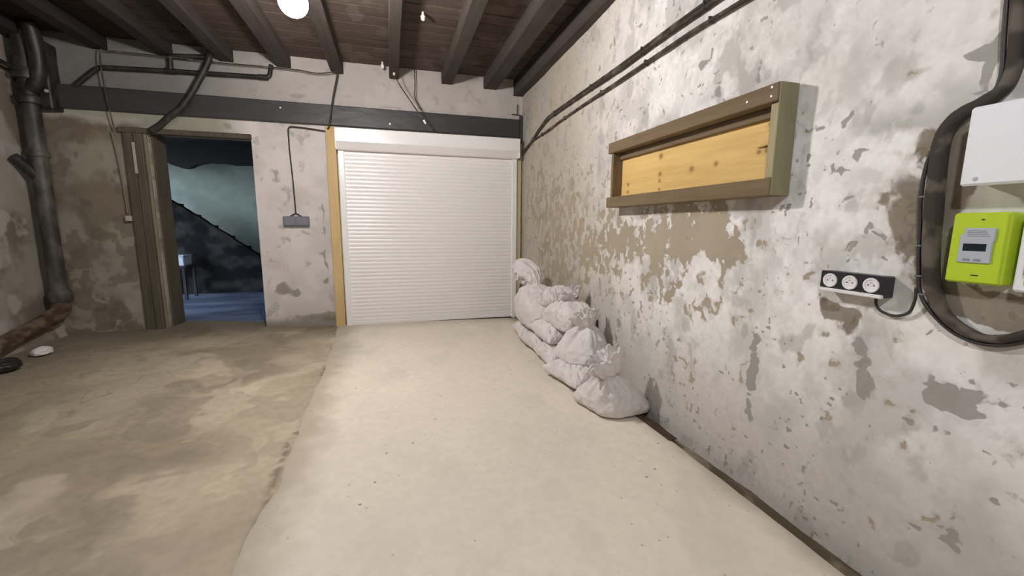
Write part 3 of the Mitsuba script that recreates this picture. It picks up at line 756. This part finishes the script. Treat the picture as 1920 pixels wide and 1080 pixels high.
# soil pipe in the left corner
PX, PYY = -3.405, 5.555
put('soil_pipe__stack', tube([(PX, PYY, 3.20), (PX, PYY, 2.4), (PX - .003, PYY, 1.4), (PX - .005, PYY, .50)], .070, 20), 'mat_pipe', smooth=40)
put('soil_pipe__elbow', tube(rounded_path([(PX - .005, PYY, .50), (PX - .005, PYY, .36), (PX - .03, PYY - .16, .30)], .11, 8), .078, 20), 'mat_rusty', smooth=40)
put('soil_pipe__low_run', tube([(PX - .03, PYY - .15, .305), (PX - .02, 5.0, .235), (PX + .03, 4.55, .175)], .070, 20), 'mat_rusty', smooth=40)
for z, r, h in ((2.74, .098, .05), (2.50, .092, .04), (1.98, .082, .03), (.52, .088, .06)):
    put('soil_pipe__collar', lathe([(.06, -h), (r, -h), (r + .006, -h * .6), (r + .006, h * .6), (r, h), (.06, h)], (PX, PYY, z), 24), 'mat_iron' if z > 2.3 else 'mat_pipe', smooth=30)
put('soil_pipe__branch', tube(spline([(PX, PYY, 2.58), (PX + .08, PYY - .01, 2.68), (PX + .13, PYY - .03, 2.85), (PX + .14, PYY - .06, 3.05), (PX + .14, PYY - .10, 3.19)], 6), .066, 18), 'mat_iron', smooth=40)
put('soil_pipe__side_branch', tube(spline([(PX, PYY, 1.70), (PX - .05, PYY - .07, 1.83), (PX - .10, PYY - .16, 1.93)], 6), .045, 14), 'mat_iron', smooth=40)
tag('soil_pipe', 'big dark cast iron soil pipe in the left corner with a rusty elbow', 'pipe')
put('beam_bracket__block', cbox(-3.335, -3.235, 5.56, YB + .02, 2.43, 3.08, .012), 'mat_iron')
put('beam_bracket__bolt', lathe([(.0001, .014), (.014, .014), (.018, .006), (.018, 0)], (-3.262, 5.56, 2.60), 12, 'y-'), 'mat_steel')
tag('beam_bracket', 'black iron bracket under the left end of the long beam', 'bracket')
put('soil_pipe__feeder', tube(spline([(-3.47, 3.6, 2.90), (-3.47, 4.6, 2.86), (-3.46, 5.25, 2.80), (-3.42, 5.50, 2.76)], 6), .020, 10), 'mat_pipe', smooth=True)

# insulators and loose wires near the ceiling
for (x, y, z), lab in (((-.022, 5.58, 3.165), 'white porcelain insulator on the ceiling beside the joist over the shutter'), ((.112, 5.50, 3.075), 'white porcelain insulator under the joist end over the shutter'), ((.355, 4.22, 3.165), 'white porcelain ceiling rose on the boards in the middle of the ceiling')):
    top_ = ZC - z if abs(x - .112) > .02 else .006
    key = put('insulator', lathe([(.0001, -.018), (.012, -.018), (.019, -.010), (.019, -.002), (.015, .003), (.021, .008), (.022, .018), (.013, .026), (.011, max(top_, .03))], (x, y, z), 18), 'mat_porcelain', smooth=35)
    tag(key, lab, 'insulator')
put('loose_wire__lead', tube(spline([(.125, 5.40, 3.075), (.120, 5.36, 3.02), (.15, 5.34, 2.93), (.26, 5.32, 2.76), (.37, 5.30, 2.60), (.43, 5.30, 2.515)], 6), .0065, 8), 'mat_cable_dusty', smooth=True)
put('loose_wire__plug', tube([(.425, 5.30, 2.525), (.448, 5.30, 2.485)], [.013, .011], 10), 'mat_porcelain', smooth=40)
tag('loose_wire', 'stray wire with a white end hanging from a joist over the shutter', 'wire')
put('hanging_wire', tube(spline([(.355, 5.64, 3.222), (.357, 5.64, 3.0), (.350, 5.635, 2.87), (.40, 5.62, 2.76), (.43, 5.60, 2.71)], 6), .0065, 8), 'mat_cable_dusty', smooth=True)
tag('hanging_wire', 'thin dark wire hanging from the ceiling against the back wall above the shutter', 'wire')

# scrap bar in the gutter, rubble by the pipe
put('scrap_bar', cbox(1.575, 1.635, 2.02, 2.62, .007, .014, .002).apply_transform(trimesh.transformations.rotation_matrix(.03, [0, 0, 1], [1.6, 2.3, 0])), 'mat_rusty')
tag('scrap_bar', 'flat dark bar lying along the right wall under the front sandbag', 'bar')


def lump(c, r, seed, squash=.6):
    m = trimesh.creation.icosphere(subdivisions=3, radius=1.0)
    v = np.array(m.vertices)
    d = 1 + .5 * (meshkit.fbm(v * 1.6 + seed, 3, seed) - .5)
    v = v * d[:, None] * np.array([r, r * 1.2, r * squash])
    v[:, 2] = np.maximum(v[:, 2], -r * squash * .5)
    return trimesh.Trimesh(v + np.asarray(c), m.faces, process=False)


put('rubble_stone', lump((-3.18, 4.86, .10), .075, 3), 'mat_bag', smooth=True)
tag('rubble_stone', 'pale chunk of rubble on the floor below the rusty pipe', 'stone')
put('rubble_stone_001', lump((-3.15, 4.40, .11), .10, 8), 'mat_iron', smooth=True)
tag('rubble_stone_001', 'dark lump on the floor at the foot of the left wall', 'stone')


# ------------------------------------------------------------------ sandbags
def pillow(c, a, b, h, yaw=0., pitch=0., roll=0., seed=0, n=64, floor=None, lower=.45, wr=1.0):
    """a filled bag lying down: half sizes a x b, height h; corners stay pointed"""
    g = np.linspace(-1, 1, n)
    g = np.sign(g) * (1 - (1 - abs(g)) ** 1.35)
    U, V = np.meshgrid(g, g, indexing='ij')
    pu, pv = 1 - np.abs(U) ** 2.4, 1 - np.abs(V) ** 2.4
    H = h * (np.clip(pu, 0, 1) ** .46) * (np.clip(pv, 0, 1) ** .46)
    ed = np.maximum(abs(U), abs(V))
    X = a * U * (1 - .10 * (1 - V ** 2))
    Y = b * V * (1 - .10 * (1 - U ** 2))
    q = np.stack([U * 2.1 + seed * 3.3, V * 2.1, 0 * U + seed], -1)
    lump_ = meshkit.fbm(q, 3, seed) - .5
    rid = np.abs(meshkit.fbm(np.stack([U * 3.2 + seed, V * 3.2 + 4, 0 * U + seed], -1), 3, seed + 3) - .5)
    cr = -np.exp(-(rid / .035) ** 2) * .018 * wr
    corner = np.abs(U * V) ** 1.5
    fold = .012 * wr * np.sin(14 * (U - V * np.sign(U * V)) + seed) * corner
    Zt = H * (1 - lower * 0 + .35 * lump_) + (cr + fold) * np.clip(H / h * 2, 0, 1)
    Zb = -H * lower
    top = np.stack([X, Y, Zt], -1)
    bot = np.stack([X, Y, Zb], -1)
    i = np.arange(n * n).reshape(n, n)
    f = np.stack([i[:-1, :-1], i[1:, :-1], i[1:, 1:], i[:-1, 1:]], -1).reshape(-1, 4)
    f = np.vstack([f[:, [0, 1, 2]], f[:, [0, 2, 3]]])
    v = np.vstack([top.reshape(-1, 3), bot.reshape(-1, 3)])
    m = trimesh.Trimesh(v, np.vstack([f, f[:, ::-1] + n * n]), process=False)
    m.merge_vertices(digits_vertex=6)
    for ang, ax in ((roll, [1, 0, 0]), (pitch, [0, 1, 0]), (yaw, [0, 0, 1])):
        m.apply_transform(trimesh.transformations.rotation_matrix(math.radians(ang), ax))
    m.apply_translation(c)
    if floor is not None:
        v = np.array(m.vertices)
        v[:, 2] = np.maximum(v[:, 2], floor)
        m = trimesh.Trimesh(v, m.faces, process=False)
    v = np.array(m.vertices)
    v[:, 0] = np.minimum(v[:, 0], xr(v[:, 1]) - .018)
    return trimesh.Trimesh(v, m.faces, process=False)


PYRAMID = [(.02, 0, 0, 0), (.6, 0, 0, 0), (.9, 0, 0, 0), (1.0, .06, 0, .0), (1.02, .15, 0, .05), (.99, .26, .06, .12), (.92, .38, .16, .22), (.83, .50, .28, .38), (.74, .62, .40, .55), (.63, .73, .54, .7), (.51, .83, .68, .85), (.37, .92, .82, 1), (.25, .975, .95, 1), (.20, 1, 1, 1)]
ROUND = [(.02, 0, 0, 0), (.6, 0, 0, 0), (.88, 0, 0, 0), (.99, .10, 0, .0), (1.04, .25, .04, .05), (1.03, .42, .10, .12), (.97, .57, .2, .25), (.86, .70, .34, .45), (.71, .81, .5, .65), (.54, .90, .66, .85), (.37, .96, .82, 1), (.25, .985, .95, 1), (.20, 1, 1, 1)]


def sack(c, a, b, neck, prof, yaw=0., seed=0, nth=140, ruffle=.09, tail=(), floor=None, fold=.16):
    """a filled sack standing on a base of half sizes a x b, gathered at `neck` (offset from c), the loose mouth following `tail` (offsets from the neck)"""
    th = np.arange(nth) * 2 * np.pi / nth
    rec = 1 / (np.abs(np.cos(th)) ** 4 + np.abs(np.sin(th)) ** 4) ** .25
    rec = 1 + (rec - 1) * 1.25
    neck = np.asarray(neck, float)
    nz = neck[2]
    rings = []
    P = np.array(prof)
    tt = np.linspace(0, len(P) - 1, 70)
    P = np.stack([np.interp(tt, np.arange(len(P)), P[:, k]) for k in range(4)], 1)
    rs_ = np.random.default_rng(seed)
    pleats = [(rs_.uniform(0, 2 * np.pi), rs_.uniform(.05, .17), rs_.uniform(.4, 1), rs_.uniform(.05, .6), rs_.uniform(-.25, .25)) for _ in range(17)]
    ph = seed * 1.7

    def waves_at(fs):
        w = 0
        for t0, wd, am, st, dr_ in pleats:
            d = (th - t0 - dr_ * fs + np.pi) % (2 * np.pi) - np.pi
            g = np.clip((fs - st) / (1 - st), 0, 1)
            w = w + am * g * np.exp(-(d / (wd * (1.5 - .5 * fs))) ** 2)
        return w - w.mean()
    lum = meshkit.fbm(np.stack([np.cos(th) * 1.5 + seed, np.sin(th) * 1.5, 0 * th], -1), 3, seed) - .5
    for rs, hs, bl, fs in P:
        R = rs * ((1 - bl) * rec + bl * 1.0) * (1 + fold * 1.5 * waves_at(fs) + .28 * lum * (1 - fs) * min(1, rs * 1.5))
        aa = (1 - bl) * a + bl * (.55 * a + .45 * b)
        bb = (1 - bl) * b + bl * (.55 * b + .45 * a)
        sh = hs ** 1.4
        x, y = aa * R * np.cos(th), bb * R * np.sin(th)
        rings.append(np.stack([x + neck[0] * sh, y + neck[1] * sh, nz * hs + .03 * fs * (1 - fs) * waves_at(fs) + 0 * th], 1))
    waves = waves_at(1.0)
    tail = [np.zeros(3)] + [np.asarray(q, float) for q in tail]
    tp = spline(tail, 10)
    tan = np.gradient(tp, axis=0)
    tan /= np.linalg.norm(tan, axis=1, keepdims=True)
    u0 = np.array([1.0, 0, 0])
    r0 = .20 * (a + b) / 2
    L = len(tp)
    for i in range(1, L):
        s_ = i / (L - 1)
        u0 = u0 - tan[i] * (u0 @ tan[i])
        u0 /= np.linalg.norm(u0)
        w0 = np.cross(tan[i], u0)
        rr = r0 + (ruffle - r0) * (1 - (1 - s_) ** 1.8)
        R = rr * (1 + (.24 + .16 * s_) * waves + .14 * s_ * np.sin(5 * th + ph) + .10 * s_ * np.sin(3 * th + 2 * ph))
        squash = 1 - .45 * s_
        edge = .018 * s_ * np.sin(4 * th + ph) + .012 * s_ * np.sin(9 * th)
        rings.append(neck + tp[i] + R[:, None] * (np.cos(th)[:, None] * u0 + squash * np.sin(th)[:, None] * w0) + edge[:, None] * tan[i])
    # the mouth turns back inward
    end = rings[-1]
    cen = neck + tp[-1]
    for q, dn in ((.90, .004), (.72, -.02), (.40, -.045), (.05, -.055)):
        rings.append(cen + (end - cen) * q + tan[-1] * dn)
    v = np.vstack(rings)
    f = []
    nr = len(rings)
    i = np.arange(nr * nth).reshape(nr, nth)
    j = np.roll(i, -1, axis=1)
    f = np.vstack([np.stack([i[:-1], j[:-1], j[1:]], -1).reshape(-1, 3), np.stack([i[:-1], j[1:], i[1:]], -1).reshape(-1, 3)])
    m = trimesh.Trimesh(v, f, process=False)
    m.apply_transform(trimesh.transformations.rotation_matrix(math.radians(yaw), [0, 0, 1]))
    m.apply_translation(c)
    v = np.array(m.vertices)
    q = meshkit.fbm(v * 9 + seed, 3, seed) - .5
    v += np.array([0, 0, 1.0]) * (.012 * q)[:, None] * np.clip((v[:, 2:3] - c[2]) / .08, 0, 1)
    if floor is not None:
        v[:, 2] = np.maximum(v[:, 2], floor)
    v[:, 0] = np.minimum(v[:, 0], xr(v[:, 1]) - .018)
    return trimesh.Trimesh(v, m.faces, process=False)


GB = 'sandbags heaped along the right wall'


def crease(m, seed, amp=.010):
    """soft creases and dents of the woven cloth"""
    v = np.array(m.vertices)
    n = np.zeros_like(v)
    fn_ = np.cross(v[m.faces[:, 1]] - v[m.faces[:, 0]], v[m.faces[:, 2]] - v[m.faces[:, 0]])
    for k in range(3):
        np.add.at(n, m.faces[:, k], fn_)
    n /= np.linalg.norm(n, axis=1, keepdims=True) + 1e-12
    q = v * np.array([9, 9, 6.0]) + seed * 3.1
    r = 1 - np.abs(2 * meshkit.fbm(q, 3, seed) - 1)
    d = meshkit.fbm(v * 5 + seed, 2, seed + 4) - .5
    keep = np.clip((v[:, 2] - .03) / .04, 0, 1)
    v = v + n * (amp * (r ** 5 - .45) + .030 * d)[:, None] * keep[:, None]
    v[:, 0] = np.minimum(v[:, 0], xr(v[:, 1]) - .016)
    v[:, 2] = np.maximum(v[:, 2], .013)
    return trimesh.Trimesh(v, m.faces, process=False)


CELL, GX, GY = .01, 1.1, 2.1
heap = np.zeros((80, 320))


def surface_at(v):
    i = np.clip((v[:, 0] - GX) / CELL - .5, 0, heap.shape[0] - 1.001)
    j = np.clip((v[:, 1] - GY) / CELL - .5, 0, heap.shape[1] - 1.001)
    i0, j0 = i.astype(int), j.astype(int)
    fi, fj = i - i0, j - j0
    return (heap[i0, j0] * (1 - fi) * (1 - fj) + heap[i0 + 1, j0] * fi * (1 - fj) + heap[i0, j0 + 1] * (1 - fi) * fj + heap[i0 + 1, j0 + 1] * fi * fj)


def bag(mesh, label):
    """each bag sags onto the bags already in the heap"""
    m = crease(mesh, len(label) % 23)
    v = np.array(m.vertices)
    h = surface_at(v)
    lo, hi = v[:, 2].min(), v[:, 2].max()
    rise = np.clip(h + .003 - v[:, 2], 0, None)
    lift = np.where(h > lo, np.minimum(rise + 0 * h, .22), 0)
    v[:, 2] += lift
    v[:, 2] += .012 * np.clip(lift / .03, 0, 1) * (v[:, 2] - lift - lo) / (hi - lo)
    m = trimesh.Trimesh(v, m.faces, process=False)
    p = np.vstack([v, v[m.faces].mean(1)])
    i = np.clip(((p[:, 0] - GX) / CELL).astype(int), 0, heap.shape[0] - 1)
    j = np.clip(((p[:, 1] - GY) / CELL).astype(int), 0, heap.shape[1] - 1)
    top = np.zeros_like(heap)
    np.maximum.at(top, (i, j), p[:, 2])
    from scipy.ndimage import grey_closing, gaussian_filter
    heap[:] = np.maximum(heap, np.where(top > 0, grey_closing(top, 3), 0))
    key = put('sandbag', m, 'mat_bag', smooth=True)
    tag(key, label, 'sandbag', GB)


bag(pillow((1.545, 4.48, .085), .205, .27, .15, yaw=-6, seed=9, floor=.014, lower=.6), 'flat white sandbag on the floor nearest the shutter')
bag(pillow((1.525, 3.98, .085), .205, .25, .14, yaw=3, seed=7, floor=.014, lower=.6), 'flat white sandbag on the floor, second from the far end of the heap')
bag(pillow((1.510, 3.52, .085), .210, .26, .14, yaw=-4, seed=5, floor=.014, lower=.6), 'flat white sandbag on the floor, third from the front of the heap')
bag(pillow((1.480, 3.04, .085), .225, .26, .135, yaw=8, seed=2, floor=.014, lower=.6), 'flat white sandbag on the floor directly behind the tied front one')
bag(sack((1.500, 2.55, .014), .215, .215, (-.095, -.06, .262), PYRAMID, yaw=8, seed=3, ruffle=.125, tail=[(-.01, 0, .04), (-.03, -.02, .10), (-.06, -.03, .155)], floor=.014, fold=.15), 'white sandbag nearest the viewer, tied at the top, standing on the scrap bar')
bag(pillow((1.520, 3.70, .265), .200, .28, .15, yaw=2, roll=4, seed=11, lower=.6), 'rounded white sandbag in the middle layer of the heap')
bag(sack((1.530, 3.14, .17), .185, .24, (-.0, -.08, .31), PYRAMID, yaw=4, seed=4, ruffle=.10, tail=[(-.01, .0, .04), (-.02, -.01, .09), (-.03, -.01, .12)], fold=.13), 'white sandbag on the second layer just behind the tied front one')
bag(sack((1.540, 4.22, .22), .205, .36, (-.03, .10, .44), ROUND, yaw=-4, seed=8, ruffle=.125, tail=[(-.02, .02, .04), (-.06, .06, .11), (-.13, .10, .15), (-.18, .13, .12)], fold=.13), 'tall white sandbag with a flopping mouth at the top of the heap')
bag(sack((1.555, 3.50, .37), .165, .27, (.0, -.06, .27), ROUND, yaw=5, seed=6, ruffle=.10, tail=[(-.01, .0, .03), (-.02, -.01, .07), (-.03, -.02, .09)], fold=.13), 'crumpled white sandbag in the top layer, middle of the heap')
bag(pillow((1.57, 3.90, .56), .135, .24, .13, yaw=8, pitch=-14, roll=-14, seed=13, lower=.6, wr=2.0), 'small crumpled white sandbag against the wall below the tall one')

put('wall_hook', join(tube([(1.700, 5.68, 2.90), (1.700, 5.68, 2.772)], .006, 8), tube([(1.62, 5.68, 2.772), (1.745, 5.68, 2.768)], .005, 8)), 'mat_cable')
tag('wall_hook', 'small black bent hook above the right end of the long beam', 'hook')
